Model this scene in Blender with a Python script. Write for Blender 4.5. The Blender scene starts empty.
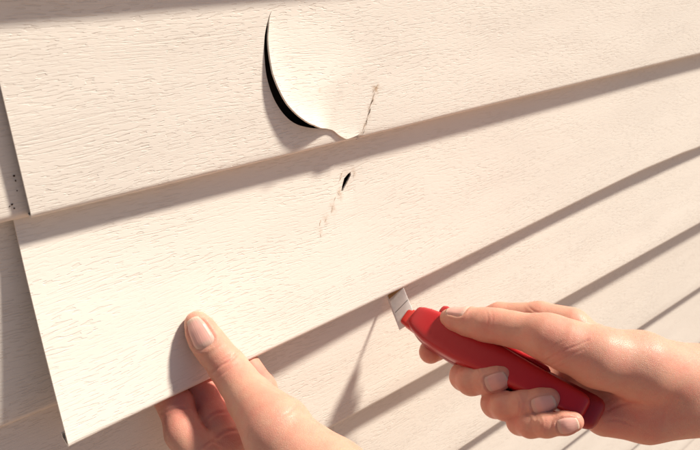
import bpy, bmesh, math, random
import numpy as np
from mathutils import Matrix, Vector
from mathutils.geometry import delaunay_2d_cdt

random.seed(4)
rng = np.random.default_rng(7)
scene = bpy.context.scene
COL = scene.collection
MM = 0.001

# ------------------------------------------------------------------ camera
# world: X along the wall to the right, Y into the wall, Z up (millimetres here, metres in Blender)
F, CX, CY = 682.0, 350.0, 225.0
_h = np.array([895., 304., -F]); _h /= np.linalg.norm(_h)
_v = np.array([-12., 1564., F]); _v -= _h * (_v @ _h); _v /= np.linalg.norm(_v)
ROT = np.array([_h, -np.cross(_h, _v), _v])          # world from camera
CAM = np.array([-69.07, -302.86, 116.33])

cam_d = bpy.data.cameras.new('camera')
cam_d.sensor_width = 36.0
cam_d.lens = 36.0 * F / 700.0
cam_d.clip_start = 0.01
cam_d.clip_end = 400.0
cam_d.dof.use_dof = True
cam_d.dof.focus_distance = 0.375
cam_d.dof.aperture_fstop = 20.0
cam = bpy.data.objects.new('camera', cam_d)
COL.objects.link(cam)
M4 = Matrix([list(ROT[i]) + [CAM[i] * MM] for i in range(3)] + [[0, 0, 0, 1]])
cam.matrix_world = M4
scene.camera = cam

# ------------------------------------------------------------------ light
TO_SUN = Vector((1.80, -1.0, 2.45)).normalized()
sun_el = math.asin(TO_SUN.z)
sun_az = math.atan2(TO_SUN.x, TO_SUN.y)              # from +Y clockwise
world = bpy.data.worlds.new('World'); scene.world = world; world.use_nodes = True
wn = world.node_tree.nodes; wl = world.node_tree.links
wn.clear()
sky = wn.new('ShaderNodeTexSky'); sky.sky_type = 'NISHITA'; sky.sun_disc = False
sky.sun_elevation = sun_el; sky.sun_rotation = sun_az
sky.air_density = 1.0; sky.dust_density = 1.2
bg = wn.new('ShaderNodeBackground'); bg.inputs['Strength'].default_value = 0.05
wo = wn.new('ShaderNodeOutputWorld')
wl.new(sky.outputs[0], bg.inputs[0]); wl.new(bg.outputs[0], wo.inputs[0])
sd = bpy.data.lights.new('sun', 'SUN'); sd.energy = 5.0; sd.angle = math.radians(6.0); sd.color = (1.0, 0.905, 0.79)
sun = bpy.data.objects.new('sun', sd); COL.objects.link(sun)
sun.rotation_euler = (-TO_SUN).to_track_quat('-Z', 'Y').to_euler()
sun.location = TO_SUN * 3

scene.view_settings.view_transform = 'Standard'
scene.view_settings.look = 'None'
scene.view_settings.gamma = 1.0
scene.view_settings.exposure = 0.44

# ------------------------------------------------------------------ helpers
def ray(x, y):
    return np.array([x - CX, -(y - CY), -F])
def at_cam(x, y, dep):                                # pixel of the photograph + depth in mm -> camera space mm
    return ray(x, y) * (dep / F)
def at(x, y, dep):
    return CAM + ROT @ at_cam(x, y, dep)
def cam2w(P):
    return np.asarray(P) @ ROT.T + CAM
def pix(Pc):                                          # camera space -> pixel
    Pc = np.asarray(Pc)
    return CX + Pc[..., 0] * F / -Pc[..., 2], CY - Pc[..., 1] * F / -Pc[..., 2]

def mesh_obj(name, verts, faces, mat, parent=None, smooth=True, uv=None):
    me = bpy.data.meshes.new(name)
    me.from_pydata([tuple(np.asarray(v) * MM) for v in verts], [], [tuple(int(i) for i in f) for f in faces])
    if uv is not None:
        lay = me.uv_layers.new(name='uv')
        li = np.empty(len(me.loops), dtype=np.int32); me.loops.foreach_get('vertex_index', li)
        lay.data.foreach_set('uv', np.asarray(uv, dtype=np.float32)[li].ravel())
    me.polygons.foreach_set('use_smooth', [smooth] * len(me.polygons))
    me.materials.append(mat)
    me.update()
    o = bpy.data.objects.new(name, me)
    COL.objects.link(o)
    if parent is not None:
        o.parent = parent
    return o

def tag(o, label=None, cat=None, group=None, kind=None):
    if label: o['label'] = label
    if cat: o['category'] = cat
    if group: o['group'] = group
    if kind: o['kind'] = kind
    return o

# ------------------------------------------------------------------ materials
def newmat(name):
    m = bpy.data.materials.new(name); m.use_nodes = True
    nt = m.node_tree
    return m, nt, nt.nodes['Principled BSDF']
def N(nt, t, **kw):
    n = nt.nodes.new(t)
    for k, v in kw.items():
        setattr(n, k, v)
    return n
def math_node(nt, op, a, b=None, clamp=False):
    n = N(nt, 'ShaderNodeMath', operation=op); n.use_clamp = clamp
    for i, q in enumerate((a, b)):
        if q is None: continue
        if isinstance(q, (int, float)): n.inputs[i].default_value = q
        else: nt.links.new(q, n.inputs[i])
    return n.outputs[0]
def maprange(nt, v, a, b, c=0., d=1.):
    n = N(nt, 'ShaderNodeMapRange'); n.interpolation_type = 'SMOOTHSTEP'
    nt.links.new(v, n.inputs[0])
    for i, q in enumerate((a, b, c, d)): n.inputs[i + 1].default_value = q
    return n.outputs[0]

def siding_material(name, col, seed, grain=1.0, stains=()):
    m, nt, b = newmat(name)
    uv = N(nt, 'ShaderNodeUVMap'); uv.uv_map = 'uv'
    L = nt.links.new
    def noise(sx, sy, off, detail=0.0, src=None, dist=0.0):
        mp = N(nt, 'ShaderNodeMapping'); mp.inputs['Scale'].default_value = (sx, sy, 1)
        mp.inputs['Location'].default_value = (off, off * 1.7 + seed, seed)
        L(src if src is not None else uv.outputs[0], mp.inputs[0])
        n = N(nt, 'ShaderNodeTexNoise'); n.noise_dimensions = '2D'; n.inputs['Scale'].default_value = 1.0
        n.inputs['Detail'].default_value = detail; n.inputs['Distortion'].default_value = dist
        L(mp.outputs[0], n.inputs['Vector']); return n.outputs[0]
    # grain drift: bend the lines a little
    dr = noise(7, 22, 3.1, 1.0)
    sep = N(nt, 'ShaderNodeSeparateXYZ'); L(uv.outputs[0], sep.inputs[0])
    off = math_node(nt, 'MULTIPLY', math_node(nt, 'SUBTRACT', dr, 0.5), 0.012)
    y2 = math_node(nt, 'ADD', sep.outputs[1], off)
    cmb = N(nt, 'ShaderNodeCombineXYZ'); L(sep.outputs[0], cmb.inputs[0]); L(y2, cmb.inputs[1])
    src = cmb.outputs[0]
    zone = maprange(nt, noise(14, 60, 9.0, 1.0), 0.38, 0.58, 0.3, 1.0)
    dash = math_node(nt, 'MULTIPLY', maprange(nt, noise(150, 1080, 1.0, 0.4, src), 0.60, 0.66), zone)
    dash2 = maprange(nt, noise(260, 1700, 5.0, 0.0, src), 0.64, 0.74)
    ln = noise(6.5, 330, 2.0, 0.0, src)
    line = math_node(nt, 'MULTIPLY', math_node(nt, 'SUBTRACT', 1.0, maprange(nt, math_node(nt, 'ABSOLUTE', math_node(nt, 'SUBTRACT', ln, 0.5)), 0.010, 0.034)),
                     maprange(nt, noise(20, 90, 6.0, 0.0), 0.46, 0.60))
    fib = noise(60, 1500, 4.0, 2.0, src)
    h = math_node(nt, 'MULTIPLY', dash, -1.25)
    h = math_node(nt, 'ADD', h, math_node(nt, 'MULTIPLY', dash2, -0.3))
    h = math_node(nt, 'ADD', h, math_node(nt, 'MULTIPLY', line, -0.5))
    h = math_node(nt, 'ADD', h, math_node(nt, 'MULTIPLY', fib, 0.14))
    wav = noise(9, 26, 12.0, 1.0)
    bw = N(nt, 'ShaderNodeBump'); bw.inputs['Strength'].default_value = 1.0; bw.inputs['Distance'].default_value = 0.0008
    L(wav, bw.inputs['Height'])
    bp = N(nt, 'ShaderNodeBump'); bp.inputs['Strength'].default_value = 1.0; bp.inputs['Distance'].default_value = 0.00013 * grain
    L(h, bp.inputs['Height']); L(bw.outputs[0], bp.inputs['Normal']); L(bp.outputs[0], b.inputs['Normal'])
    # colour: cream with soft blotches, pressed grain tinted slightly browner
    blot = noise(10, 18, 20.0, 3.0)
    mix = N(nt, 'ShaderNodeMix', data_type='RGBA')
    mix.inputs[6].default_value = (*[c * 0.955 for c in col], 1); mix.inputs[7].default_value = (*[min(1, c * 1.03) for c in col], 1)
    L(blot, mix.inputs[0])
    mx2 = N(nt, 'ShaderNodeMix', data_type='RGBA'); mx2.inputs[7].default_value = (0.60, 0.50, 0.40, 1)
    L(mix.outputs[2], mx2.inputs[6])
    L(math_node(nt, 'MULTIPLY', math_node(nt, 'MAXIMUM', dash, math_node(nt, 'MULTIPLY', line, 0.6)), 0.13), mx2.inputs[0])
    out = mx2.outputs[2]
    if stains:                                        # brown dirt rubbed into the sheet round the damage
        tot = None
        for (X, u, rx, ru, st) in stains:
            mp = N(nt, 'ShaderNodeMapping'); mp.vector_type = 'TEXTURE'
            mp.inputs['Location'].default_value = (X * MM, -u * MM, 0); mp.inputs['Scale'].default_value = (rx * MM, ru * MM, 1)
            L(uv.outputs[0], mp.inputs[0])
            ln_ = N(nt, 'ShaderNodeVectorMath', operation='LENGTH'); L(mp.outputs[0], ln_.inputs[0])
            v = math_node(nt, 'MULTIPLY', maprange(nt, ln_.outputs['Value'], 1.0, 0.0), st)
            tot = v if tot is None else math_node(nt, 'MAXIMUM', tot, v)
        brk = maprange(nt, noise(420, 420, 31.0, 3.0), 0.36, 0.66, 0.25, 1.0)
        mx3 = N(nt, 'ShaderNodeMix', data_type='RGBA'); mx3.inputs[7].default_value = (0.40, 0.25, 0.13, 1)
        L(out, mx3.inputs[6]); L(math_node(nt, 'MULTIPLY', tot, brk), mx3.inputs[0]); out = mx3.outputs[2]
    L(out, b.inputs['Base Color'])
    b.inputs['Roughness'].default_value = 0.55
    b.inputs['Specular IOR Level'].default_value = 0.35
    return m

CREAM = (0.787, 0.733, 0.654)
MAT_SIDING = [siding_material('vinyl_siding_%d' % i, CREAM, 3.7 * i, g_) for i, g_ in enumerate((.55, .5, .8, .8))]

def plain(name, col, rough=0.6, spec=0.4, metal=0.0, noise=None):
    m, nt, b = newmat(name)
    b.inputs['Base Color'].default_value = (*col, 1)
    b.inputs['Roughness'].default_value = rough
    b.inputs['Specular IOR Level'].default_value = spec
    b.inputs['Metallic'].default_value = metal
    if noise:
        sc, amt, dist = noise
        tc = N(nt, 'ShaderNodeTexCoord')
        n = N(nt, 'ShaderNodeTexNoise'); n.inputs['Scale'].default_value = sc; n.inputs['Detail'].default_value = 4
        nt.links.new(tc.outputs['Object'], n.inputs['Vector'])
        mx = N(nt, 'ShaderNodeMix', data_type='RGBA')
        mx.inputs[6].default_value = (*[c * (1 - amt) for c in col], 1); mx.inputs[7].default_value = (*[min(1, c * (1 + amt)) for c in col], 1)
        nt.links.new(n.outputs[0], mx.inputs[0]); nt.links.new(mx.outputs[2], b.inputs['Base Color'])
        bp = N(nt, 'ShaderNodeBump'); bp.inputs['Distance'].default_value = dist
        nt.links.new(n.outputs[0], bp.inputs['Height']); nt.links.new(bp.outputs[0], b.inputs['Normal'])
    return m

MAT_PAPER = plain('tar_paper', (0.040, 0.033, 0.028), 0.9, 0.2, noise=(180, 0.3, 0.0004))
MAT_CRACK = plain('dirty_crack', (0.07, 0.043, 0.028), 0.9, 0.1)
MAT_STAIN = plain('brown_scuff', (0.52, 0.39, 0.28), 0.9, 0.1, noise=(900, 0.3, 0.0001))
MAT_CHIP = plain('raw_vinyl', (0.80, 0.76, 0.70), 0.6, 0.3, noise=(600, 0.05, 0.0001))
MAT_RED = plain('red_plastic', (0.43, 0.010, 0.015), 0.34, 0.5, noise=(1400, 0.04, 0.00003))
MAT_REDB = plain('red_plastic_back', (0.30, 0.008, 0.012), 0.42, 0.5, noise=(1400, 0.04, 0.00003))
MAT_REDN = plain('red_nose_sunlit', (0.60, 0.035, 0.025), 0.4, 0.5, noise=(1400, 0.04, 0.00003))  # same red made lighter: sunlight on the nose put into the colour
MAT_STEEL = plain('blade_steel', (0.93, 0.92, 0.90), 0.22, 0.6, 0.4, noise=(260, 0.06, 0.00008))
MAT_BOUNCE = plain('bounce_ground', (0.30, 0.207, 0.155), 0.9, 0.2, noise=(9, 0.25, 0.002))  # unseen ground, its colour picked for the warm fill it reflects

def skin_material(name, base, red):
    m, nt, b = newmat(name); L = nt.links.new
    at_ = N(nt, 'ShaderNodeAttribute'); at_.attribute_name = 'flush'
    tc = N(nt, 'ShaderNodeTexCoord')
    n1 = N(nt, 'ShaderNodeTexNoise'); n1.inputs['Scale'].default_value = 130; n1.inputs['Detail'].default_value = 4
    L(tc.outputs['Object'], n1.inputs['Vector'])
    n2 = N(nt, 'ShaderNodeTexNoise'); n2.inputs['Scale'].default_value = 700; n2.inputs['Detail'].default_value = 2
    L(tc.outputs['Object'], n2.inputs['Vector'])
    fac = math_node(nt, 'ADD', at_.outputs['Fac'], math_node(nt, 'MULTIPLY', math_node(nt, 'SUBTRACT', n1.outputs[0], 0.5), 1.0))
    fac = math_node(nt, 'ADD', fac, math_node(nt, 'MULTIPLY', math_node(nt, 'SUBTRACT', n2.outputs[0], 0.5), 0.35), clamp=True)
    mx = N(nt, 'ShaderNodeMix', data_type='RGBA')
    mx.inputs[6].default_value = (*base, 1); mx.inputs[7].default_value = (*red, 1)
    L(fac, mx.inputs[0]); L(mx.outputs[2], b.inputs['Base Color'])
    b.inputs['Subsurface Weight'].default_value = 0.38
    b.inputs['Subsurface Radius'].default_value = (1.0, 0.32, 0.16)
    b.inputs['Subsurface Scale'].default_value = 0.0034
    b.inputs['Roughness'].default_value = 0.46
    b.inputs['Specular IOR Level'].default_value = 0.42
    vo = N(nt, 'ShaderNodeTexVoronoi'); vo.inputs['Scale'].default_value = 1100; vo.feature = 'DISTANCE_TO_EDGE'
    L(tc.outputs['Object'], vo.inputs['Vector'])
    n3 = N(nt, 'ShaderNodeTexNoise'); n3.inputs['Scale'].default_value = 320; n3.inputs['Detail'].default_value = 5
    L(tc.outputs['Object'], n3.inputs['Vector'])
    hh = math_node(nt, 'ADD', math_node(nt, 'MULTIPLY', maprange(nt, vo.outputs['Distance'], 0.0, 0.12), 0.35), n3.outputs[0])
    bp = N(nt, 'ShaderNodeBump'); bp.inputs['Distance'].default_value = 0.00021; bp.inputs['Strength'].default_value = 0.8
    L(hh, bp.inputs['Height']); L(bp.outputs[0], b.inputs['Normal'])
    return m
MAT_SKIN = skin_material('skin', (0.66, 0.355, 0.25), (0.66, 0.215, 0.165))
def nail_material():
    m, nt, b = newmat('finger_nail'); L = nt.links.new
    uv = N(nt, 'ShaderNodeUVMap'); uv.uv_map = 'uv'
    sep = N(nt, 'ShaderNodeSeparateXYZ'); L(uv.outputs[0], sep.inputs[0])
    cr = N(nt, 'ShaderNodeValToRGB')
    els = cr.color_ramp.elements
    els[0].position = 0.0; els[0].color = (0.64, 0.40, 0.32, 1)
    els[1].position = 1.0; els[1].color = (0.70, 0.50, 0.40, 1)
    e = els.new(0.16); e.color = (0.66, 0.42, 0.34, 1)
    e = els.new(0.26); e.color = (0.74, 0.39, 0.325, 1)
    e = els.new(0.86); e.color = (0.74, 0.40, 0.335, 1)
    e = els.new(0.93); e.color = (0.68, 0.45, 0.35, 1)
    L(sep.outputs[1], cr.inputs[0]); L(cr.outputs[0], b.inputs['Base Color'])
    b.inputs['Roughness'].default_value = 0.30; b.inputs['Specular IOR Level'].default_value = 0.28
    b.inputs['Subsurface Weight'].default_value = 0.2
    b.inputs['Subsurface Radius'].default_value = (1.0, 0.4, 0.25); b.inputs['Subsurface Scale'].default_value = 0.002
    mp = N(nt, 'ShaderNodeMapping'); mp.inputs['Scale'].default_value = (26, 1.5, 1); L(uv.outputs[0], mp.inputs[0])
    n = N(nt, 'ShaderNodeTexNoise'); n.inputs['Scale'].default_value = 1.0; L(mp.outputs[0], n.inputs['Vector'])
    bp = N(nt, 'ShaderNodeBump'); bp.inputs['Distance'].default_value = 0.00012; L(n.outputs[0], bp.inputs['Height']); L(bp.outputs[0], b.inputs['Normal'])
    return m
MAT_NAIL = nail_material()

# ------------------------------------------------------------------ setting: ground added out of view for warm bounce, and the papered wall behind the siding
E_ = 101.6                # exposed height of a course
LIP = 10.8                # how far a lip stands off
X0, X1 = -420.0, 1350.0
g = mesh_obj('ground', [(-60000, -60000, -1250), (60000, -60000, -1250), (60000, 60000, -1250), (-60000, 60000, -1250)], [(0, 1, 2, 3)], MAT_BOUNCE, smooth=False)
tag(g, kind='structure')
def box(name, a, b, mat, parent=None):
    (x0, y0, z0), (x1, y1, z1) = a, b
    v = [(x0, y0, z0), (x1, y0, z0), (x1, y1, z0), (x0, y1, z0), (x0, y0, z1), (x1, y0, z1), (x1, y1, z1), (x0, y1, z1)]
    f = [(0, 3, 2, 1), (4, 5, 6, 7), (0, 1, 5, 4), (1, 2, 6, 5), (2, 3, 7, 6), (3, 0, 4, 7)]
    return mesh_obj(name, v, f, mat, parent, smooth=False)
w = box('house_wall', (X0 - 20, 20, -1250), (X1 + 20, 120, 520), MAT_PAPER); tag(w, kind='structure')

# ------------------------------------------------------------------ siding panels
HID = 8.0                                             # part tucked under the course above
FACE = math.hypot(E_ + HID, LIP * (E_ + HID) / E_)
U_FACE = FACE
RB = 3.0                                              # bend radius at the lip
BEND = RB * math.radians(97)
def profile(u):
    """u: mm down the sheet from its top edge -> (Y, Z) with the lip's foremost point near (0, 0)"""
    sl = math.atan2(LIP, E_)
    u = np.asarray(u, float)
    uf = U_FACE - RB * 0.8
    # face
    fy = (FACE - np.minimum(u, uf)) * math.sin(sl); fz = (FACE - np.minimum(u, uf)) * math.cos(sl)
    # bend : turn from heading (down,out) to heading into the wall
    a = np.clip((u - uf) / RB, 0, math.radians(97))
    c, s = math.cos(sl), math.sin(sl)
    # heading in (Y,Z): t=(-s,-c); inner normal (towards wall) n=(c,-s)
    dy = RB * (np.sin(a) * -s + (1 - np.cos(a)) * c)
    dz = RB * (np.sin(a) * -c + (1 - np.cos(a)) * -s)
    ue = uf + RB * math.radians(97)
    r = np.clip(u - ue, 0, 7.0)
    hy, hz = math.cos(math.radians(3)), 0.06
    ry, rz = r * hy, r * hz
    k = np.clip(u - ue - 7.0, 0, 6)
    return fy + dy + ry, fz + dz + rz + k
U_MAX = U_FACE - RB * 0.8 + BEND + 7.0 + 3.0

# the lifted panel: lip pull-out and drop along X
PX = np.array([-10.6, 31, 80, 135, 203, 290, 396, 509, 664, 1400.])
PD = np.array([23, 20, 15.5, 10, 5.2, 3.8, 2.6, 1.5, 0.5, 0.])
_lip_pix = [(75, 445), (160, 405), (240, 365), (320, 328), (400, 290), (480, 250), (560, 213), (620, 181), (700, 148)]
_lx, _lz = [], []
for (x_, y_), D_ in zip(_lip_pix, PD):
    r_ = ROT @ ray(x_, y_); t_ = (-D_ - CAM[1]) / r_[1]; p_ = CAM + r_ * t_
    _lx.append(p_[0]); _lz.append(p_[2] + E_)
_cz = np.polyfit(_lx, _lz, 4); _cd = np.polyfit(_lx, PD[:9], 4)
def pull(X):
    X = np.asarray(X, float)
    xm = np.clip(X, -12, 664)
    return np.maximum(np.polyval(_cd, xm), 0) * (X < 900), np.minimum(np.polyval(_cz, xm), 0) * np.clip((900 - X) / 240, 0, 1)
def map_sheet(xu, lip_z, rec=0.0, lifted=False):
    X, U = xu[:, 0], xu[:, 1]
    Y, Z = profile(U)
    Y = Y + rec; Z = Z + lip_z
    X = X.copy()
    if lifted:
        D, dz = pull(X)
        t = np.clip(U / U_FACE, 0, 1)
        Y = Y - D * t ** 1.45
        Z = Z + dz * t ** 1.2
        X = X - 5.0 * t * np.exp(-np.maximum(X, 0) / 60.0)
    return np.stack([X, Y, Z], 1)

def solid(o, th=1.2):
    md = o.modifiers.new('thickness', 'SOLIDIFY'); md.thickness = th; md.offset = -1.0 if False else 1.0
    md.thickness = th * MM; md.use_even_offset = True
    return o

def u_lines(step=6.0):
    a = list(np.linspace(0, U_FACE - RB * 0.8, int((U_FACE) / step) + 1))
    a += [U_FACE - RB * 0.8 + BEND * k / 5 for k in range(1, 6)]
    a += [U_MAX - 6.0, U_MAX - 3.2, U_MAX - 2.8, U_MAX]
    return a

def grid_panel(name, xa, xb, lip_z, rec, mat, step=12.0, waviness=0.25, out=0.0):
    us = u_lines(10.0); xs = np.linspace(xa, xb, int((xb - xa) / step) + 2)
    xu = np.array([(x, u) for x in xs for u in us])
    nu = len(us)
    f = []
    for i in range(len(xs) - 1):
        for j in range(nu - 1):
            a = i * nu + j
            f.append((a, a + 1, a + nu + 1, a + nu))
    P = map_sheet(xu, lip_z, rec)
    t = np.clip(xu[:, 1] / U_FACE, 0, 1)
    ph = lip_z * 0.37
    P[:, 1] += waviness * np.sin(xu[:, 0] / 83.0 + ph) * t
    P[:, 1] -= out * t ** 1.3; P[:, 2] += 0.8 * out * t
    P[:, 2] += 0.3 * waviness * np.sin(xu[:, 0] / 131.0 + ph * 2)
    o = mesh_obj(name, P, f, mat, uv=np.stack([xu[:, 0] * MM, -xu[:, 1] * MM], 1))
    solid(o)
    return o

def cut_panel(pts, cons, regions):
    """constrained triangulation of a sheet in (X, u). returns verts, tris, region index of each tri (first polygon that holds it, -1 none)"""
    verts = [Vector((float(p[0]), float(p[1]))) for p in pts]
    edges = []
    for poly, closed in cons:
        b0 = len(verts)
        verts += [Vector((float(p[0]), float(p[1]))) for p in poly]
        n = len(poly)
        edges += [(b0 + i, b0 + i + 1) for i in range(n - 1)]
        if closed: edges.append((b0 + n - 1, b0))
    vo, eo, fo, *_ = delaunay_2d_cdt(verts, edges, [], 0, 1e-4)
    V = np.array([(v.x, v.y) for v in vo]); T = np.array(fo)
    # CCW in (X,u): u runs down, so flip to face outwards (-Y)
    reg = np.full(len(T), -1)
    cen = V[T].mean(1)
    for ri, poly in enumerate(regions):
        ins = inside(cen, poly)
        reg[(reg < 0) & ins] = ri
    return V, T, reg
def inside(P, poly):
    poly = np.asarray(poly, float); x, y = P[:, 0], P[:, 1]
    c = np.zeros(len(P), bool); j = len(poly) - 1
    for i in range(len(poly)):
        xi, yi = poly[i]; xj, yj = poly[j]
        if yi != yj:
            c ^= ((yi > y) != (yj > y)) & (x < (xj - xi) * (y - yi) / (yj - yi) + xi)
        j = i
    return c
def dist_poly(P, poly):
    poly = np.asarray(poly, float); d = np.full(len(P), 1e9)
    for a, b in zip(poly[:-1], poly[1:]):
        ab = b - a; t = np.clip(((P - a) @ ab) / (ab @ ab), 0, 1)
        d = np.minimum(d, np.linalg.norm(P - (a + t[:, None] * ab), axis=1))
    return d

_LUT = []
def pix_to_sheet(px, py, lip_z, lifted=False):
    """photo pixel -> (X, u) on the face of a panel"""
    r = ROT @ ray(px, py)
    if not lifted:
        n = np.array([0, E_, -LIP]) ; n = n / np.linalg.norm(n)      # face: Y = LIP*(Z-lip_z)/E_
        p0 = np.array([0, 0, lip_z])
        t = ((p0 - CAM) @ n) / (r @ n); p = CAM + r * t
        return p[0], FACE - math.hypot(p[1], p[2] - lip_z)
    if not _LUT:
        xs, us = np.meshgrid(np.linspace(160, 260, 201), np.linspace(0, U_FACE - 3, 231))
        P = map_sheet(np.stack([xs.ravel(), us.ravel()], 1), lip_z, 0, True)
        _LUT.append((xs.ravel(), us.ravel(), *pix((P - CAM) @ ROT)))
    xs, us, a, b = _LUT[0]
    k = np.argmin((a - px) ** 2 + (b - py) ** 2)
    return xs[k], us[k]

def smooth_line(pts, n=40):
    pts = np.asarray(pts, float)
    d = np.r_[0, np.cumsum(np.linalg.norm(np.diff(pts, axis=0), axis=1))]
    s = np.linspace(0, d[-1], n)
    # catmull-rom through the points
    out = []
    for q in s:
        i = min(max(np.searchsorted(d, q) - 1, 0), len(pts) - 2)
        t = (q - d[i]) / (d[i + 1] - d[i])
        p0 = pts[max(i - 1, 0)]; p1 = pts[i]; p2 = pts[i + 1]; p3 = pts[min(i + 2, len(pts) - 1)]
        out.append(0.5 * ((2 * p1) + (-p0 + p2) * t + (2 * p0 - 5 * p1 + 4 * p2 - p3) * t * t + (-p0 + 3 * p1 - 3 * p2 + p3) * t ** 3))
    return np.array(out)

def sliver(name, pixpts, widths, lip_z, mat, parent, lifted=False, lift=0.12):
    """a thin irregular patch lying on the sheet (scuff, hairline crack)"""
    q = np.array([pix_to_sheet(x, y, lip_z, lifted) for x, y in pixpts])
    n = len(q)
    tan = np.gradient(q, axis=0); tan /= np.linalg.norm(tan, axis=1)[:, None] + 1e-9
    nor = np.stack([-tan[:, 1], tan[:, 0]], 1)
    wd = np.asarray(widths)[:, None] * 0.5
    xu = np.concatenate([q - nor * wd, q + nor * wd])
    P = map_sheet(xu, lip_z, 0, lifted); P[:, 1] -= lift
    f = [(i, i + 1, n + i + 1, n + i) for i in range(n - 1)]
    return mesh_obj(name, P, f, mat, parent, smooth=False)

# ---- the torn panel
LZ_A = 0.0
MAT_TORN = siding_material('vinyl_siding_torn', CREAM, 21.3, 0.85, [(*pix_to_sheet(x, y, 0.0), rx, ru, st) for x, y, rx, ru, st in
    [(376, 89, 5, 5, .75), (373, 99, 3, 6, .4), (369, 112, 2.5, 7, .4), (365, 126, 3, 6, .35), (315, 90, 3, 3, .3), (340, 96, 2, 2, .25), (360, 137, 6, 3, .5)]])
cut_px = [(276, 7), (271, 12), (267.5, 22), (264.5, 38), (264.5, 57), (267, 78), (274, 99), (284.5, 115), (296, 124), (311, 128), (323, 128.5), (330.5, 129.5), (337, 133.5), (345, 136.8), (354, 137.2), (360, 135.6)]
cutA = smooth_line([pix_to_sheet(x, y, LZ_A) for x, y in cut_px], 90)
lipx = [pix_to_sheet(x, y, LZ_A)[0] for x, y in [(334, 140), (363, 135)]]
uf = U_FACE - RB * 0.8
cutA[:, 1] = np.minimum(cutA[:, 1], uf - 0.3)
crack_px = [(362, 133), (365, 122), (369, 110), (373, 98), (376, 88)]
crackA = smooth_line([pix_to_sheet(x, y, LZ_A) for x, y in crack_px], 16)
crackA[0] = cutA[-1] + np.array([0.6, 0.0])
hinge = [np.array(pix_to_sheet(x, y, LZ_A)) for x, y in [(385, 70), (372, 42), (340, 18), (300, 5)]]
flap_poly = np.vstack([cutA, crackA, hinge])
pts = []
us = u_lines(5.0)
for x in np.r_[np.arange(0, 95, 5.0), np.arange(255, 720, 6.0), np.arange(740, X1 + 1, 30.0)]:
    pts += [(x, u) for u in us]
for x in np.arange(95, 255, 1.7):
    pts += [(x + 0.4 * (i % 2), u) for i, u in enumerate(np.r_[np.arange(0, uf, 1.8), us[-9:]])]
pts = np.array(pts)
bnd = np.vstack([cutA, crackA])
keep = dist_poly(pts, cutA) > 0.7
pts = pts[keep]
V, T, reg = cut_panel(pts, [(np.vstack([flap_poly]), True)], [flap_poly])
T = T[:, ::-1]
tongue = np.array([(lipx[0] + lipx[1]) / 2 - 1.0, U_FACE])
def flap_disp(xu, P):
    """the torn tongue curls out along its free edge, flat again at the hinge"""
    dh = dist_poly(xu, np.vstack([crackA, hinge, cutA[:1]]))
    seg = np.linalg.norm(np.diff(cutA, axis=0), axis=1); sc_ = np.r_[0, np.cumsum(seg)]; sc_ /= sc_[-1]
    dd = np.linalg.norm(xu[:, None, :] - cutA[None], axis=2)
    dc = dd.min(1)
    wt = np.exp(-(dd - dc[:, None]) / 4.0); s_ = (wt * sc_).sum(1) / wt.sum(1)
    w = np.clip(dh / 46.0, 0, 1); w = w * w * (3 - 2 * w)
    along = np.interp(s_, [0, .12, .3, .45, .55, .62, .70, .78, 1.0], [0, .34, .44, .70, 1.0, 1.05, .60, .12, 0])
    curl = np.exp(-(dc / 15.0)) * along
    lobe = np.exp(-((s_ - 0.90) / 0.085) ** 2) * np.exp(-dc / 5.0)
    P = P.copy()
    P[:, 1] -= w * (2.0 + 5.6 * curl) * np.clip((1.02 - s_) / 0.2, 0.2, 1) + 1.3 * lobe * np.clip(dh / 3, 0, 1)
    P[:, 0] += curl * 4.3 * np.clip(dh / 12, 0, 1)
    P[:, 2] += curl * 1.0 * np.clip(dh / 12, 0, 1) - 1.2 * lobe * np.clip(dh / 3, 0, 1)
    return P
def sub_mesh(V, T):
    ids = np.unique(T); m = np.full(len(V), -1); m[ids] = np.arange(len(ids))
    return V[ids], m[T]
uvs = lambda q: np.stack([q[:, 0] * MM, -q[:, 1] * MM], 1)
def rim_mesh(P, V2, T2, parts, th=1.2):
    """front skins with cut edges of real thickness; normals come from the whole sheet, so parts meet without a seam"""
    fn = np.cross(P[T2[:, 1]] - P[T2[:, 0]], P[T2[:, 2]] - P[T2[:, 0]])
    vn = np.zeros_like(P)
    for k in range(3): np.add.at(vn, T2[:, k], fn)
    vn /= np.linalg.norm(vn, axis=1)[:, None] + 1e-12
    ed = np.sort(np.vstack([T2[:, [0, 1]], T2[:, [1, 2]], T2[:, [2, 0]]]), axis=1)
    uq, cn = np.unique(ed, axis=0, return_counts=True)
    open_e = {tuple(e) for e in uq[cn == 1]}
    out = []
    for sel in parts:
        Tr = T2[sel]
        ids = np.unique(Tr); m = np.full(len(V2), -1); m[ids] = np.arange(len(ids))
        verts = [P[i] for i in ids]; nor = [vn[i] for i in ids]; uv = [V2[i] for i in ids]
        faces = [tuple(m[t]) for t in Tr]
        for t in Tr:
            for a, b in ((t[0], t[1]), (t[1], t[2]), (t[2], t[0])):
                if (min(a, b), max(a, b)) in open_e:
                    k = len(verts)
                    q = [P[a], P[b], P[b] - vn[b] * th, P[a] - vn[a] * th]
                    nn = np.cross(q[1] - q[0], q[3] - q[0]); nn = -nn / (np.linalg.norm(nn) + 1e-9)
                    verts += q; nor += [nn] * 4; uv += [V2[a], V2[b], V2[b], V2[a]]
                    faces.append((k + 1, k, k + 3, k + 2))
        out.append((np.array(verts), faces, np.array(nor), np.array(uv)))
    return out
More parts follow.
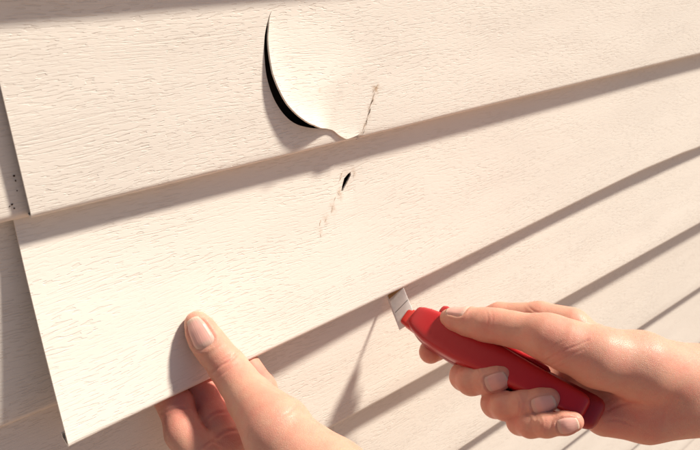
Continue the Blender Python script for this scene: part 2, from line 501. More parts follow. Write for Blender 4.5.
def thick_sheet(V, T, reg, pos_of):
    cset = dist_poly(V, bnd) < 1e-3
    cset &= np.linalg.norm(V - crackA[-1], axis=1) > 1e-3
    cset &= np.linalg.norm(V - cutA[0], axis=1) > 1e-3
    n0 = len(V)
    remap = np.arange(n0); ids = np.where(cset)[0]; remap[ids] = n0 + np.arange(len(ids))
    V2 = np.vstack([V, V[ids]])
    T2 = T.copy(); T2[reg == 0] = remap[T[reg == 0]]
    P = map_sheet(V2, LZ_A)
    fl = np.zeros(len(V2), bool); fl[np.unique(T2[reg == 0])] = True
    P[fl] = pos_of(V2[fl], P[fl])
    return rim_mesh(P, V2, T2, [reg < 0, reg == 0])
(Pa, Fa, Na, Ua), (Pf, Ff, Nf, Uf) = thick_sheet(V, T, reg, flap_disp)
panelA = mesh_obj('siding_panel', Pa, Fa, MAT_TORN, uv=uvs(Ua)); panelA.data.normals_split_custom_set_from_vertices([tuple(x) for x in Na])
tag(panelA, 'cream vinyl siding panel with a crescent tear, its loose flap bulging out', 'siding panel', 'vinyl siding panels')
flap = mesh_obj('torn_flap', Pf, Ff, MAT_TORN, panelA, uv=uvs(Uf)); flap.data.normals_split_custom_set_from_vertices([tuple(x) for x in Nf])
tag(flap, 'torn flap of siding curling away from the panel')
def crack_px_sl(parent, lip_z, runs, mat, lifted, wmax, lift=0.12):
    for (xa, ya, xb, yb, wd) in runs:
        n = 6
        pp = [(xa + (xb - xa) * k / (n - 1) + rng.normal(0, .25), ya + (yb - ya) * k / (n - 1)) for k in range(n)]
        ws = [wd * (0.15 + math.sin(math.pi * (k + .3) / (n - .4)) * rng.uniform(.7, 1.1)) for k in range(n)]
        sliver('crack' if mat is MAT_CRACK else 'scuff', pp, ws, lip_z, mat, parent, lifted, lift)
crack_px_sl(panelA, LZ_A, [(373, 99, 371, 104, .5), (370.5, 108, 368.3, 115, .55), (367.6, 118, 366, 125, .35), (364.5, 129, 362.5, 135, .2), (374.5, 92, 373, 97, .2)], MAT_CRACK, False, 1, 0.35)
crack_px_sl(panelA, LZ_A, [(378, 84, 375, 90, .5), (374, 88, 373, 92, .4), (374, 95, 368, 112, .3), (369, 113, 362, 134, .3)], MAT_STAIN, False, 1, 0.30)

crack_px_sl(panelA, LZ_A, [(354, 138.6, 359.5, 137.2, 1.6)], MAT_CRACK, False, 1, 1.9)
crack_px_sl(panelA, LZ_A, [(353, 140.3, 361, 138.4, .9), (361, 137, 365, 135, .5)], MAT_CHIP, False, 1, 2.1)

# ---- the lifted panel
LZ_B = -E_
MAT_LIFTED = siding_material('vinyl_siding_lifted', CREAM, 8.9, 0.68, [(*pix_to_sheet(x, y, LZ_B, True), rx, ru, st) for x, y, rx, ru, st in
    [(347, 181, 5, 9, .45), (340, 194, 4, 6, .5), (333, 207, 4, 7, .4), (326, 219, 4, 6, .3), (319, 233, 3, 5, .25), (354, 172, 3, 5, .3)]])
gash_px = [(341.5, 191), (343, 185), (345, 179), (348, 174), (351, 171.5), (351.3, 175), (349, 181), (346, 187), (343, 191.2)]
gash = np.array([pix_to_sheet(x, y, LZ_B, True) for x, y in gash_px])
pts = []
us = u_lines(4.0)
for x in np.r_[np.arange(-5, 700, 5.0), np.arange(730, X1 + 1, 30.0)]:
    pts += [(x, u) for u in us]
pts = np.array(pts)
pts = pts[dist_poly(pts, np.vstack([gash, gash[:1]])) > 0.8]
gc = gash.mean(0)
V, T, reg = cut_panel(pts, [(gash, True)], [gash])
T = T[:, ::-1]
Vb, Tb = sub_mesh(V, T[reg < 0])
Pb = map_sheet(Vb, LZ_B, 0, True)
Pb[:, 1] += 0.7 * np.exp(-((Vb - gc) ** 2).sum(1) / 90.0)
(Pb, Fb, Nb, Ub), = rim_mesh(Pb, Vb, Tb, [np.ones(len(Tb), bool)])
panelB = mesh_obj('siding_panel', Pb, Fb, MAT_LIFTED, uv=uvs(Ub)); panelB.data.normals_split_custom_set_from_vertices([tuple(x) for x in Nb])
tag(panelB, 'cream vinyl siding panel pulled out from the wall, with a small black puncture', 'siding panel', 'vinyl siding panels')
crack_px_sl(panelB, LZ_B, [(343, 171, 339.5, 181, .35), (355, 171, 354.2, 177, .3), (338.5, 191.5, 340.5, 195, .3), (336, 196, 334, 201, .3),
                           (332.5, 206, 331, 213, .28), (326, 219, 324.5, 222, .25), (321, 220, 319.5, 226, .4), (318, 234, 317.6, 238, .25)], MAT_STAIN, True, 1)

# ---- the rest of the courses
names = {
    -2: 'uppermost cream vinyl siding course, two above the torn panel',
    -1: 'cream vinyl siding course above the torn panel, seen only by its shadow',
    2: 'cream vinyl siding course directly under the lifted panel, behind the knife blade',
    3: 'cream vinyl siding course second below the lifted panel, behind the curled fingers',
    4: 'cream vinyl siding course third below the lifted panel, passing behind the right wrist',
    5: 'cream vinyl siding course fourth below the lifted panel, below the little finger',
    6: 'cream vinyl siding course fifth below the lifted panel, under the right wrist',
    7: 'cream vinyl siding course at the very bottom right corner',
    8: 'lowest cream vinyl siding course, under all the others',
}
for n, lab in names.items():
    o = grid_panel('siding_panel', X0, X1, -n * E_, 0.0, MAT_SIDING[n % 4], out={2: 4.0, 3: 0.5}.get(n, 0.0))
    tag(o, lab, 'siding panel', 'vinyl siding panels')
for n, xb, lab in ((0, 70, 'shaded cream siding panel end tucked under the torn panel at the far left'),
                   (1, 60, 'shaded cream siding panel behind the left edge of the lifted panel')):
    o = grid_panel('siding_panel', X0, xb, -n * E_, 6.2, MAT_SIDING[2 + n], waviness=0.1)
    tag(o, lab, 'siding panel', 'vinyl siding panels')
    if n == 0:
        for (x, y, r_) in [(16, 173, .5), (17.5, 178, .4), (19, 188, .3), (14, 202, .45), (11.5, 204, .3), (16, 206, .4)]:
            X, u = pix_to_sheet(x, y, 0)
            ang = np.linspace(0, 2 * math.pi, 9)[:-1]
            xu = np.array([(X + r_ * math.cos(a) * rng.uniform(.7, 1.2), u + 2.5 + r_ * math.sin(a) * rng.uniform(.7, 1.3)) for a in ang])
            P = map_sheet(xu, 0, 6.2); P[:, 1] -= 1.45
            mesh_obj('dark_speck', P, [tuple(range(8))], MAT_CRACK, o, smooth=False)  # small flat dark discs on the sheet

# ------------------------------------------------------------------ hands: one closed skin each, from a blended distance field
def smin(a, b, k):
    k = np.asarray(k, np.float32); h = np.maximum(k - np.abs(a - b), np.float32(0)) / k
    return np.minimum(a, b) - h * h * (k * np.float32(0.25))
def cone_d(P, a, b, ra, rb, sq=None):
    a = a.astype(np.float32); ab = (b - a).astype(np.float32); L2 = np.float32(ab @ ab + 1e-9)
    q = P - a
    t = np.clip((q @ ab) / L2, 0, 1)
    q = q - t[..., None] * ab
    if sq is not None:
        n, fac = sq; n = n.astype(np.float32); fac = np.float32(fac)
        q = q + (q @ n)[..., None] * n * (fac - 1)
    return np.sqrt(np.einsum('ij,ij->i', q, q)) - (np.float32(ra) + t * np.float32(rb - ra))
class Hand:
    def __init__(self):
        self.body = []; self.fingers = []
    @staticmethod
    def chain(pts):
        return [((np.array(p[1:4]) - CAM) @ ROT, p[4]) if p[0] == 'wall' else (at_cam(*p[:3]), p[3]) for p in pts]
    def add_body(self, pts, k=9.0, sq=None):
        self.body.append((self.chain(pts), k, sq))
    def add_finger(self, pts, root_k=8.0, root_r=16.0, k=3.0, kmin=0.7, sq=None):
        self.fingers.append((self.chain(pts), root_k, root_r, k, kmin, sq))
    @staticmethod
    def _chain(P, ch, k, sq):
        d = None
        for (a, ra), (b, rb) in zip(ch[:-1], ch[1:]):
            c = cone_d(P, a, b, ra, rb, sq)
            d = c if d is None else smin(d, c, k)
        return d
    def sdf(self, P):
        P = np.asarray(P, np.float32)
        d = None
        for ch, k, sq in self.body:
            c = self._chain(P, ch, 4.0, sq)
            d = c if d is None else smin(d, c, k)
        for ch, rk, rr, k, kmin, sq in self.fingers:
            c = self._chain(P, ch, k, sq)
            dist = np.sqrt(((P - ch[0][0].astype(np.float32)) ** 2).sum(-1))
            kk = kmin + (rk - kmin) * np.exp(-(dist / rr) ** 4)
            d = smin(d, c, kk)
        return d
    def grad(self, P, e=0.3):
        K = np.array([(1, -1, -1), (-1, -1, 1), (-1, 1, -1), (1, 1, 1)], float)
        g = sum(self.sdf(P + k * e)[..., None] * k for k in K)
        return g / (np.linalg.norm(g, axis=-1, keepdims=True) + 1e-9)
    def mesh(self, vox):
        allp = np.array([p for ch in [c[0] for c in self.body] + [c[0] for c in self.fingers] for p, r in ch])
        allr = np.array([r for ch in [c[0] for c in self.body] + [c[0] for c in self.fingers] for p, r in ch])
        lo = (allp - allr[:, None]).min(0) - 4; hi = (allp + allr[:, None]).max(0) + 4
        n = np.ceil((hi - lo) / vox).astype(int) + 1
        n = ((n + 7) // 8) * 8 + 1
        B = 8
        nb = (n - 1) // B
        # coarse pass: find the blocks near the skin
        cx = [lo[i] + (np.arange(nb[i]) + .5) * B * vox for i in range(3)]
        Cc = np.stack(np.meshgrid(*cx, indexing='ij'), -1)
        dc = self.sdf(Cc.reshape(-1, 3)).reshape(nb)
        near = np.abs(dc) < B * vox * 0.5 * 1.74 * 1.15 + 0.8
        D = np.where(np.repeat(np.repeat(np.repeat(dc, B, 0), B, 1), B, 2) > 0, 9.0, -9.0).astype(np.float32)
        D = np.pad(D, ((0, 1), (0, 1), (0, 1)), mode='edge')
        off = np.stack(np.meshgrid(*[np.arange(B + 1)] * 3, indexing='ij'), -1).reshape(-1, 3)
        idx = np.argwhere(near)
        for s in range(0, len(idx), 600):
            blk = idx[s:s + 600]
            ii = (blk[:, None, :] * B + off[None]).reshape(-1, 3)
            v = self.sdf(lo + ii * vox)
            D[ii[:, 0], ii[:, 1], ii[:, 2]] = v
        S = D < 0
        # surface nets
        corners = [(0, 0, 0), (1, 0, 0), (0, 1, 0), (1, 1, 0), (0, 0, 1), (1, 0, 1), (0, 1, 1), (1, 1, 1)]
        sh = np.array(D.shape) - 1
        sl = lambda A, c: A[c[0]:c[0] + sh[0], c[1]:c[1] + sh[1], c[2]:c[2] + sh[2]]
        cnt = sum(sl(S, c).astype(np.int8) for c in corners)
        act = (cnt > 0) & (cnt < 8)
        cells = np.argwhere(act)
        vid = np.full(sh, -1, np.int32); vid[act] = np.arange(len(cells))
        acc = np.zeros((len(cells), 3)); num = np.zeros(len(cells))
        for i, a in enumerate(corners):
            for b in corners[i + 1:]:
                if sum(abs(p - q) for p, q in zip(a, b)) != 1: continue
                da = D[cells[:, 0] + a[0], cells[:, 1] + a[1], cells[:, 2] + a[2]]
                db = D[cells[:, 0] + b[0], cells[:, 1] + b[1], cells[:, 2] + b[2]]
                m = (da < 0) != (db < 0)
                t = np.where(m, da / np.where(m, da - db, 1), 0)
                acc += np.where(m[:, None], np.array(a) + t[:, None] * (np.array(b) - np.array(a)), 0)
                num += m
        Vx = lo + (cells + acc / num[:, None]) * vox
        quads = []
        for ax in range(3):
            o1, o2 = [(1, 2), (2, 0), (0, 1)][ax]
            s0 = [slice(1, sh[i]) if i != ax else slice(0, sh[i]) for i in range(3)]
            s1 = list(s0); s1[ax] = slice(1, sh[ax] + 1)
            A, Bq = S[tuple(s0)], S[tuple(s1)]
            for fl in (False, True):
                e = np.argwhere((A & ~Bq) if not fl else (~A & Bq))
                e = e + np.array([0 if i == ax else 1 for i in range(3)])
                d1 = np.zeros(3, int); d1[o1] = 1; d2 = np.zeros(3, int); d2[o2] = 1
                q = [e - d1 - d2, e - d2, e, e - d1]
                q = [vid[p[:, 0], p[:, 1], p[:, 2]] for p in q]
                quads.append(np.stack(q if not fl else q[::-1], 1))
        Q = np.concatenate(quads)
        for _ in range(2):
            g = self.grad(Vx); Vx = Vx - g * np.clip(self.sdf(Vx), -0.6, 0.6)[:, None]
        return Vx, Q

def build_hand(hand, vox, creases, flush, nails, label, bumps=()):
    Vx, Q = hand.mesh(vox)
    nrm = hand.grad(Vx)
    px, py = pix(Vx); PP = np.stack([px, py], 1)
    view = -Vx / np.linalg.norm(Vx, axis=1)[:, None]
    front = np.clip(((nrm * view).sum(1) + 0.1) / 0.3, 0, 1)
    dsp = np.zeros(len(Vx))
    fl_cr = np.zeros(len(Vx))
    for poly, depth, width in creases:
        d = dist_poly(PP, smooth_line(poly, 14))
        q = smooth_line(poly, 14)
        ends = np.minimum(np.linalg.norm(PP - q[0], axis=1), np.linalg.norm(PP - q[-1], axis=1))
        fade = np.clip(ends / (4 * width) + 0.15, 0, 1)
        dsp -= front * fade * depth * (np.exp(-(d / width) ** 2) - 0.35 * np.exp(-((d - 2.2 * width) / (1.3 * width)) ** 2))
        fl_cr += 0.12 * front * fade * np.exp(-(d / width) ** 2)
    for x, y, r, h in bumps:
        d2 = ((PP - (x, y)) ** 2).sum(1)
        dsp += front * h * np.exp(-d2 / (r * r))
    for fi, c, tip, nv, w, l in nails:               # skin fold round each nail
        ca = at_cam(*c); d = at_cam(*tip) - ca; d /= np.linalg.norm(d)
        n = np.array(nv, float); n -= d * (n @ d); n /= np.linalg.norm(n); sd_ = np.cross(d, n)
        q = Vx - ca; v = (q @ d) / (l / 2); a = np.arctan2(q @ sd_, q @ n) / (w / 2 / (w * 0.62))
        rad = np.sqrt((q @ sd_) ** 2 + (q @ n) ** 2)
        rho = (np.abs(a) ** 3.5 + np.abs(v) ** 3.5) ** (1 / 3.5)
        ok = (rad < 13) & ((nrm @ n) > -0.2)
        tipf = np.clip((0.75 - v) / 0.2, 0, 1)
        dsp += ok * (-0.35 * np.clip((1.0 - rho) / 0.12, 0, 1) + 0.42 * np.exp(-((rho - 1.13) / 0.11) ** 2) * tipf)
    V2 = Vx + nrm * dsp[:, None]
    fl = np.full(len(Vx), 0.12)
    for x, y, d, r, s in flush:
        c = at_cam(x, y, d)
        fl += s * np.exp(-((Vx - c) ** 2).sum(1) / (r * r))
    fl = np.clip(fl + fl_cr, 0, 1)
    o = mesh_obj('hand', cam2w(V2), Q, MAT_SKIN)
    at_ = o.data.attributes.new('flush', 'FLOAT', 'POINT'); at_.data.foreach_set('value', fl.astype(np.float32))
    tag(o, label, 'hand')
    for fi, c, tip, nv, w, l in nails:
        # c: pixel+depth of the bone axis under the nail, tip: pixel+depth the nail points to, nv: outward direction (camera space)
        ca = at_cam(*c); d = at_cam(*tip) - ca; d /= np.linalg.norm(d)
        n = np.array(nv, float); n -= d * (n @ d); n /= np.linalg.norm(n); s = np.cross(d, n)
        ch = hand.fingers[fi]; own = lambda P, ch=ch: hand._chain(P, ch[0], ch[3], ch[5])
        nu_, nv_ = 15, 17
        G = []; UVn = []; lift = []
        for j in range(nv_):
            v = j / (nv_ - 1)
            for i in range(nu_):
                u = -1 + 2 * i / (nu_ - 1)
                # outline: rounded free edge, rounded cuticle
                vv = -1 + 2 * v
                yy = vv * l / 2
                yy = yy * (1 - 0.14 * u * u - 0.16 * abs(u) ** 5)
                th = u * w / 2
                R0 = w * 0.62
                ang = th / R0
                G.append(ca + d * yy + (n * math.cos(ang) + s * math.sin(ang)) * 16.0)
                UVn.append((u * .5 + .5, v))
                side = max(abs(u) - 0.72, 0) / 0.28
                base = max(-vv - 0.80, 0) / 0.20
                lift.append(0.08 - 0.95 * max(side if vv < 0.8 else side * 0.75, base) - 0.25 * max(vv - 0.75, 0) / 0.25)
        G = np.array(G); lift = np.array(lift)
        dirs = []
        for j in range(nv_):
            for i in range(nu_):
                u = -1 + 2 * i / (nu_ - 1); ang = u * w / 2 / (w * 0.62)
                dirs.append(-(n * math.cos(ang) + s * math.sin(ang)))
        dirs = np.array(dirs)
        # march in along each direction to the skin; beyond the pad keep the plate straight
        P = G.copy()
        for _ in range(60):
            dd = own(P) - lift
            P = P + dirs * np.clip(dd, -1, 1)[:, None] * 0.8
        P = P.reshape(nv_, nu_, 3)
        jf = int(nv_ * 0.86)
        for j in range(jf + 1, nv_):                 # free edge: extrapolate, with a slight downward curve
            stp = (P[jf] - P[jf - 3]) / 3
            k = j - jf
            P[j] = P[jf] + stp * k - n * 0.012 * k * k
            # keep the rounded outline along the nail axis
            want = (G.reshape(nv_, nu_, 3)[j] - G.reshape(nv_, nu_, 3)[jf]) @ d
            have = (P[j] - P[jf]) @ d
            P[j] += d * (want - have)[:, None]
        P = P.reshape(-1, 3)
        f = [(j * nu_ + i, j * nu_ + i + 1, (j + 1) * nu_ + i + 1, (j + 1) * nu_ + i) for j in range(nv_ - 1) for i in range(nu_ - 1)]
        no = mesh_obj('nail', cam2w(P), f, MAT_NAIL, o, uv=UVn)
        md = no.modifiers.new('thickness', 'SOLIDIFY'); md.thickness = 0.0003; md.offset = 0
    return o

# ---- left hand: thumb on the face of the lifted panel, fingers hooked up behind it
LH = Hand()
LH.add_body([(285, 440, 328, 16), (330, 485, 312, 20.5), (420, 570, 298, 25), (560, 720, 296, 29)], 10)
LH.add_body([(222, 475, 352, 11.5), (262, 480, 346, 16), (330, 500, 328, 20)], 10)
LH.add_body([(262, 440, 370, 11), (285, 450, 356, 15), (330, 485, 326, 19)], 10)
LH.add_body([(205, 448, 361, 9.5), (228, 440, 368, 9.5), (250, 434, 376, 9.5)], 6)
LH.add_finger([(275, 428, 332, 17.2), (251, 399, 350, 11.8), (238, 381, 358, 10.0), (228, 367, 362, 9.5), (214, 350, 361, 8.7), (205, 338, 360, 8.2), (199, 327, 360, 6.9), (196, 322, 360, 5.2)], 10, 20, 4.0, kmin=0.6)
LH.add_finger([(212, 468, 352, 11), (184, 432, 362, 9.8), (176, 405, 370, 9.2), ('wall', 46, 0.0, -111, 8.4), ('wall', 52, 5.5, -90, 7.2)], 8, 16)
LH.add_finger([(236, 455, 362, 11), (216, 420, 372, 9.4), (209, 398, 380, 8.8), ('wall', 64, 0.8, -111, 8.0), ('wall', 70, 6, -90, 7.0)], 8, 16)
LH.add_finger([(255, 445, 372, 10.5), (240, 405, 384, 8.6), ('wall', 78, 1.2, -112, 7.8), ('wall', 84, 6.5, -90, 6.8)], 8, 16)
LH.add_finger([(272, 430, 378, 9.5), (263, 388, 391, 7.6), ('wall', 97, 1.8, -112, 6.8), ('wall', 101, 7, -95, 6.0)], 8, 16)
build_hand(LH, 0.8,
    creases=[([(211, 374), (220, 366), (231, 360), (238, 353)], .55, 1.2), ([(213, 368), (222, 361), (233, 354)], .35, 1.0), ([(217, 378), (226, 371), (236, 364)], .25, 1.0),
             ([(280, 418), (292, 410), (300, 404)], .25, 1.2), ([(262, 383), (272, 388), (283, 394)], .2, 1.0),
             ([(162, 414), (175, 408), (190, 410)], .4, 1.3), ([(203, 424), (214, 414), (226, 412)], .4, 1.3), ([(214, 440), (226, 432), (238, 430)], .5, 1.5), ([(200, 450), (212, 442), (222, 446)], .35, 1.3)],
    flush=[(176, 405, 362, 14, .5), (212, 400, 372, 14, .6), (238, 390, 385, 14, .6), (260, 378, 390, 10, .6), (225, 440, 358, 16, .45), (225, 368, 352, 8, .3), (200, 330, 352, 7, .3), (250, 420, 322, 12, .25)],  # redder fingers: palm flush plus bounced light put into the colour
    nails=[(0, (200.5, 332, 359.5), (194.2, 320, 359.5), (0.12, 0.05, 1.0), 15.8, 17.6)],
    label='bare left hand with its thumb pressed on the lifted siding panel')

# ---- right hand: closed round the red knife, thumb along its top
RH = Hand()
RH.add_body([(880, 392, 468, 29), (760, 389, 432, 27), (700, 388.5, 418, 26), (668, 389, 411, 25)], 8, (np.array([0, 0, 1.]), 1.2))
RH.add_body([(690, 382, 410, 20), (640, 366, 398, 20), (598, 357, 396, 17.5), (566, 345, 400, 14.8), (545, 337, 404, 12.8)], 10)
RH.add_body([(685, 403, 414, 19), (645, 413, 412, 17.5), (605, 413, 416, 14.0)], 10)
RH.add_body([(650, 380, 425, 18), (590, 350, 436, 17), (570, 340, 442, 14)], 10)
RH.add_body([(640, 395, 425, 16), (590, 395, 430, 14), (575, 375, 438, 13)], 10)
RH.add_finger([(572, 325, 440, 11.5), (540, 317, 452, 10), (500, 316, 466, 9.0), (478, 322, 474, 8.4), (452, 338, 474, 8.0), (437, 347.5, 466, 8.0), (430.5, 352, 461, 7.8)], 9, 18)
RH.add_finger([(568, 345, 442, 11), (505, 362, 453, 9.2), (478, 370, 448, 9.0), (464, 376.5, 438, 8.8), (471, 381, 427, 8.6), (487, 380.5, 419, 8.1), (498, 378, 416, 7.5), (505, 375.5, 415, 6.2)], 8, 18)
RH.add_finger([(575, 370, 434, 11), (525, 385, 438, 9.0), (505, 394, 431, 8.8), (495.5, 403.5, 420, 8.5), (505, 406, 410, 8.2), (524, 404.5, 402, 7.9), (541, 401.5, 398, 7.4), (550, 399, 397, 6.4)], 8, 18)
RH.add_finger([(590, 395, 424, 10), (545, 408, 424, 8.0), (527, 415, 416, 7.6), (519.5, 422, 406, 7.2), (530, 425, 397, 7.0), (546, 425, 390, 6.7), (565, 423, 386, 6.3), (574, 421.5, 385, 5.4)], 8, 18)
RH.add_finger([(548, 336.5, 404, 13), (530, 333, 411, 11.0), (512, 329, 418, 10.4), (497, 326, 424, 10.3), (484, 324.5, 429, 10.0), (468, 322, 436, 8.9), (455, 319.5, 441, 7.0), (448, 317.5, 444, 5.2)], 9, 18, 4.0)
build_hand(RH, 0.8,
    creases=[([(545, 361), (560, 352), (578, 345), (590, 339)], .32, .9), ([(550, 366), (566, 357), (584, 349)], .22, .9), ([(541, 355), (553, 346), (566, 340)], .16, .8), ([(556, 368), (570, 361), (583, 357)], .14, .8),
             ([(604, 412), (622, 404), (640, 402)], .3, 1.4), ([(606, 420), (620, 420), (634, 426)], .25, 1.3), ([(600, 404), (614, 398), (624, 397)], .3, 1.3),
             ([(662, 428), (665, 410), (669, 395)], .10, 1.6), ([(486, 310), (488, 318), (487, 326)], .10, .8), ([(491, 309), (493, 317), (492, 324)], .12, .8),
             ([(528, 306), (534, 311), (541, 313)], .2, .9),
             ([(478, 368), (482, 380), (480, 392)], .14, .8), ([(482, 367), (486, 379), (484, 391)], .12, .7), ([(516, 393), (520, 404), (518, 416)], .14, .8), ([(520, 392), (524, 403), (522, 414)], .12, .7),
             ([(539, 415), (542, 424), (541, 434)], .13, .8), ([(543, 414), (546, 423), (545, 432)], .11, .7), ([(459, 368), (455, 380), (462, 391)], .12, .9), ([(490, 398), (486, 408), (494, 416)], .12, .9)],
    flush=[(464, 378, 430, 9, .5), (495, 404, 415, 10, .5), (520, 423, 400, 9, .5), (505, 376, 412, 8, .35), (552, 400, 394, 8, .35), (575, 422, 382, 8, .35), (430, 352, 455, 9, .6),
           (490, 330, 420, 12, .35), (455, 324, 436, 7, .4), (560, 345, 392, 16, .3), (615, 415, 402, 22, .4), (660, 405, 395, 25, .25)],
    nails=[(4, (458, 319.5, 440), (448, 317, 444), (-0.10, 0.95, 0.42), 11.5, 15.5),
           (1, (496.5, 378.3, 416.2), (506, 375, 414.6), (0.10, 0.02, 1.0), 11.6, 14.5),
           (2, (542.5, 401.2, 397.8), (552, 398.5, 396.6), (0.10, 0.02, 1.0), 11.4, 14.5),
           (3, (566.5, 422.8, 385.8), (576, 421, 384.8), (0.10, 0.06, 1.0), 9.4, 12.5),
           (0, (433, 350, 463.5), (429, 352.5, 460), (-0.95, 0.45, 0.10), 9.5, 10.0)],
    label='bare right hand gripping the red utility knife, thumb along its top')

# ------------------------------------------------------------------ the knife
K0 = at(409, 317.5, 464); K1 = at(586, 412.5, 393)
KA = (K1 - K0); KL = np.linalg.norm(KA); KA = KA / KL
vd = (K0 + K1) / 2 - CAM; vd /= np.linalg.norm(vd)
KW = np.cross(KA, vd); KW /= np.linalg.norm(KW)       # across the body, in the picture plane
if (ROT.T @ KW)[1] < 0: KW = -KW                      # up in the picture
KN = np.cross(KA, KW)
if KN @ vd > 0: KN = -KN                              # towards the viewer
ro = math.radians(-16)
KW, KN = KW * math.cos(ro) + KN * math.sin(ro), -KW * math.sin(ro) + KN * math.cos(ro)
def loft(name, secs, mat, parent, nseg=36, p=3.2, cap=True):
    """secs: (t mm along, centre across, centre out, half across, half out)"""
    Vv = []
    for t, cw, cn, hw, hn in secs:
        for i in range(nseg):
            a = 2 * math.pi * i / nseg
            c, s = math.cos(a), math.sin(a)
            x = math.copysign(abs(c) ** (2 / p), c) * hw; y = math.copysign(abs(s) ** (2 / p), s) * hn
            Vv.append(K0 + KA * t + KW * (cw + x) + KN * (cn + y))
    f = []
    for j in range(len(secs) - 1):
        for i in range(nseg):
            a = j * nseg + i; b = j * nseg + (i + 1) % nseg
            f.append((a, b, b + nseg, a + nseg))
    f.append(tuple(range(nseg))[::-1]); f.append(tuple(range((len(secs) - 1) * nseg, len(secs) * nseg)))
    o = mesh_obj(name, Vv, f, mat, parent)
    bm = bmesh.new(); bm.from_mesh(o.data); bmesh.ops.recalc_face_normals(bm, faces=bm.faces); bm.to_mesh(o.data); bm.free()
    return o
knife = bpy.data.objects.new('utility_knife', None); COL.objects.link(knife)
tag(knife, 'red plastic snap-off utility knife held in the right hand', 'knife')
knife.location = tuple(K0 * MM)
def adopt(o):
    o.parent = knife; o.matrix_parent_inverse = Matrix.Translation(-Vector(tuple(K0 * MM))); return o
L_ = KL
def prof(ts, ws, os_, hs, ns):
    return list(zip(ts, ws, os_, hs, ns))
front = loft('front_shell', prof(
    [4, 5, 8, 13, 20, 30, 42, 60, .62 * L_, .76 * L_, .88 * L_, L_ - 6, L_ - 3, L_ - 1.2, L_ - .3, L_],
    [1.5, 1.5, 1.2, .9, .4, 0, -.3, -.4, -.3, 0, .2, .4, .5, .5, .5, .5],
    [3, 3, 3, 3.1, 3.2, 3.4, 3.6, 3.8, 3.8, 3.6, 3.4, 3.2, 3, 3, 3, 3],
    [6.0, 7.2, 8.8, 10.2, 11.6, 12.3, 12.2, 11.4, 10.2, 9.2, 8.5, 8.0, 7.5, 6.6, 5.4, 3.6],
    [3.2, 4.0, 5.0, 5.6, 6.0, 6.3, 6.6, 6.8, 6.8, 6.6, 6.2, 5.6, 5.0, 4.2, 3.2, 2.0]), MAT_RED, None, p=3.8, nseg=56); adopt(front)
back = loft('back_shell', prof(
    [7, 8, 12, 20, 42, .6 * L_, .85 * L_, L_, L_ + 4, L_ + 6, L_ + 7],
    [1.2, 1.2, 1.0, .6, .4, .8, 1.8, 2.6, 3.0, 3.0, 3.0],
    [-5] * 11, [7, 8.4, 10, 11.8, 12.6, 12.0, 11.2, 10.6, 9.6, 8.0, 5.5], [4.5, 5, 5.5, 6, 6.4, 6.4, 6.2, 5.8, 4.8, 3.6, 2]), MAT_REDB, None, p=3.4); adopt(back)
nose = loft('nose', prof([-3.0, -2.2, 2, 8, 14], [-.5, -.5, -.3, 0, 0], [0] * 5, [5.0, 5.6, 6.6, 7.6, 8], [2.2, 2.8, 3.6, 4.4, 4.8]), MAT_REDN, None, p=4.5); adopt(nose)
slid = loft('slider', prof([17, 17.8, 20, 24, 27, 28], [14.6, 14.8, 15.2, 14.8, 14.2, 13.6], [1.0] * 6, [2.5, 3.4, 4.0, 3.6, 3.0, 2.2], [2.0, 3.0, 3.4, 3.4, 3.0, 2.2]), MAT_RED, None, nseg=20, p=2.6); adopt(slid)
# ridge on the upper edge of the handle, seen in the gap under the thumb
rid = loft('slide_rail', prof([46, 48, 62, 86, 96, 98], [12.6, 13.4, 13.6, 13.4, 13.0, 12.2], [-1.6] * 6, [1.0, 1.6, 1.8, 1.8, 1.5, 1], [1.2, 2.2, 2.4, 2.4, 2.0, 1.2]), MAT_RED, None, nseg=16, p=3); adopt(rid)
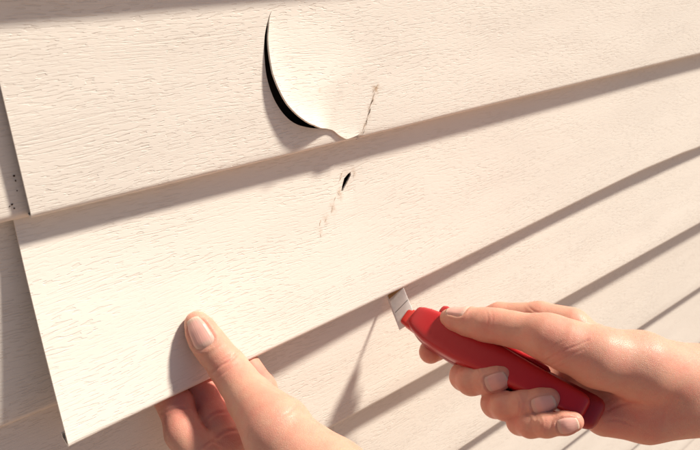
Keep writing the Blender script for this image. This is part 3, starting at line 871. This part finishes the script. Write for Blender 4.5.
# blade: a bevelled steel strip leaving the nose, its tip under the lip of the lifted panel
BA = at(405, 317.5, 464); BT = at(394.0, 290, 479)
bd = BT - BA; BLn = np.linalg.norm(bd); bd /= BLn
bw = KA - bd * (KA @ bd); bw /= np.linalg.norm(bw)
bw = at(411.8, 312.8, 463) - at(398.0, 322.3, 466); bw -= bd * (bw @ bd); BW = np.linalg.norm(bw) * 0.60; bw /= np.linalg.norm(bw)
bn = np.cross(bd, bw)
if bn @ vd > 0: bn = -bn
def bladev(v, u, n): return BA + bd * v + bw * u + bn * n
outl = [(-6, -BW), (BLn - 1.5, -BW), (BLn + 5.5, BW), (-6, BW)]
inn = [(-6, -BW + 1.2), (BLn - 1.3, -BW + 1.2), (BLn + 5.5, BW), (-6, BW)]
vv = [bladev(v, u, 0.0) for v, u in outl] + [bladev(v, u, 0.28) for v, u in inn] + [bladev(v, u, -0.28) for v, u in inn]
ff = [(4, 5, 6, 7), (11, 10, 9, 8), (0, 1, 5, 4), (0, 8, 9, 1), (1, 2, 6, 5), (1, 9, 10, 2), (6, 2, 10), (2, 3, 7, 6) if False else (7, 6, 10, 11), (4, 7, 11, 8), (0, 4, 8)]
blade = mesh_obj('blade', vv, ff, MAT_STEEL, None, smooth=False); adopt(blade)
MAT_TIP = plain('amber_steel', (0.55, 0.36, 0.18), 0.35, 0.5, 0.5, noise=(500, 0.2, 0.00005))  # amber colour for the thin plate over the blade's end
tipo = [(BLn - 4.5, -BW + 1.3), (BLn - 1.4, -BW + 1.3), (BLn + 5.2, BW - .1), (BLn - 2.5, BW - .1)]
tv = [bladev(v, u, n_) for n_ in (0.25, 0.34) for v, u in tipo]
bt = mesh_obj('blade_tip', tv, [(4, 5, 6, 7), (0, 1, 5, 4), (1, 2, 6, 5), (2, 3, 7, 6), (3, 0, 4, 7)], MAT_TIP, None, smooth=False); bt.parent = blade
MAT_SCORE = plain('score_line', (0.25, 0.24, 0.23), 0.4, 0.5, 1.0)
for v in (6.5,):
    a = [bladev(v + (u + BW) * 0.28 + dv, u, 0.33) for u in (-BW + 2, BW - 0.3) for dv in (0, 0.5)]
    sc_ = mesh_obj('score_line', a, [(0, 1, 3, 2)], MAT_SCORE, None, smooth=False)
    sc_.parent = blade
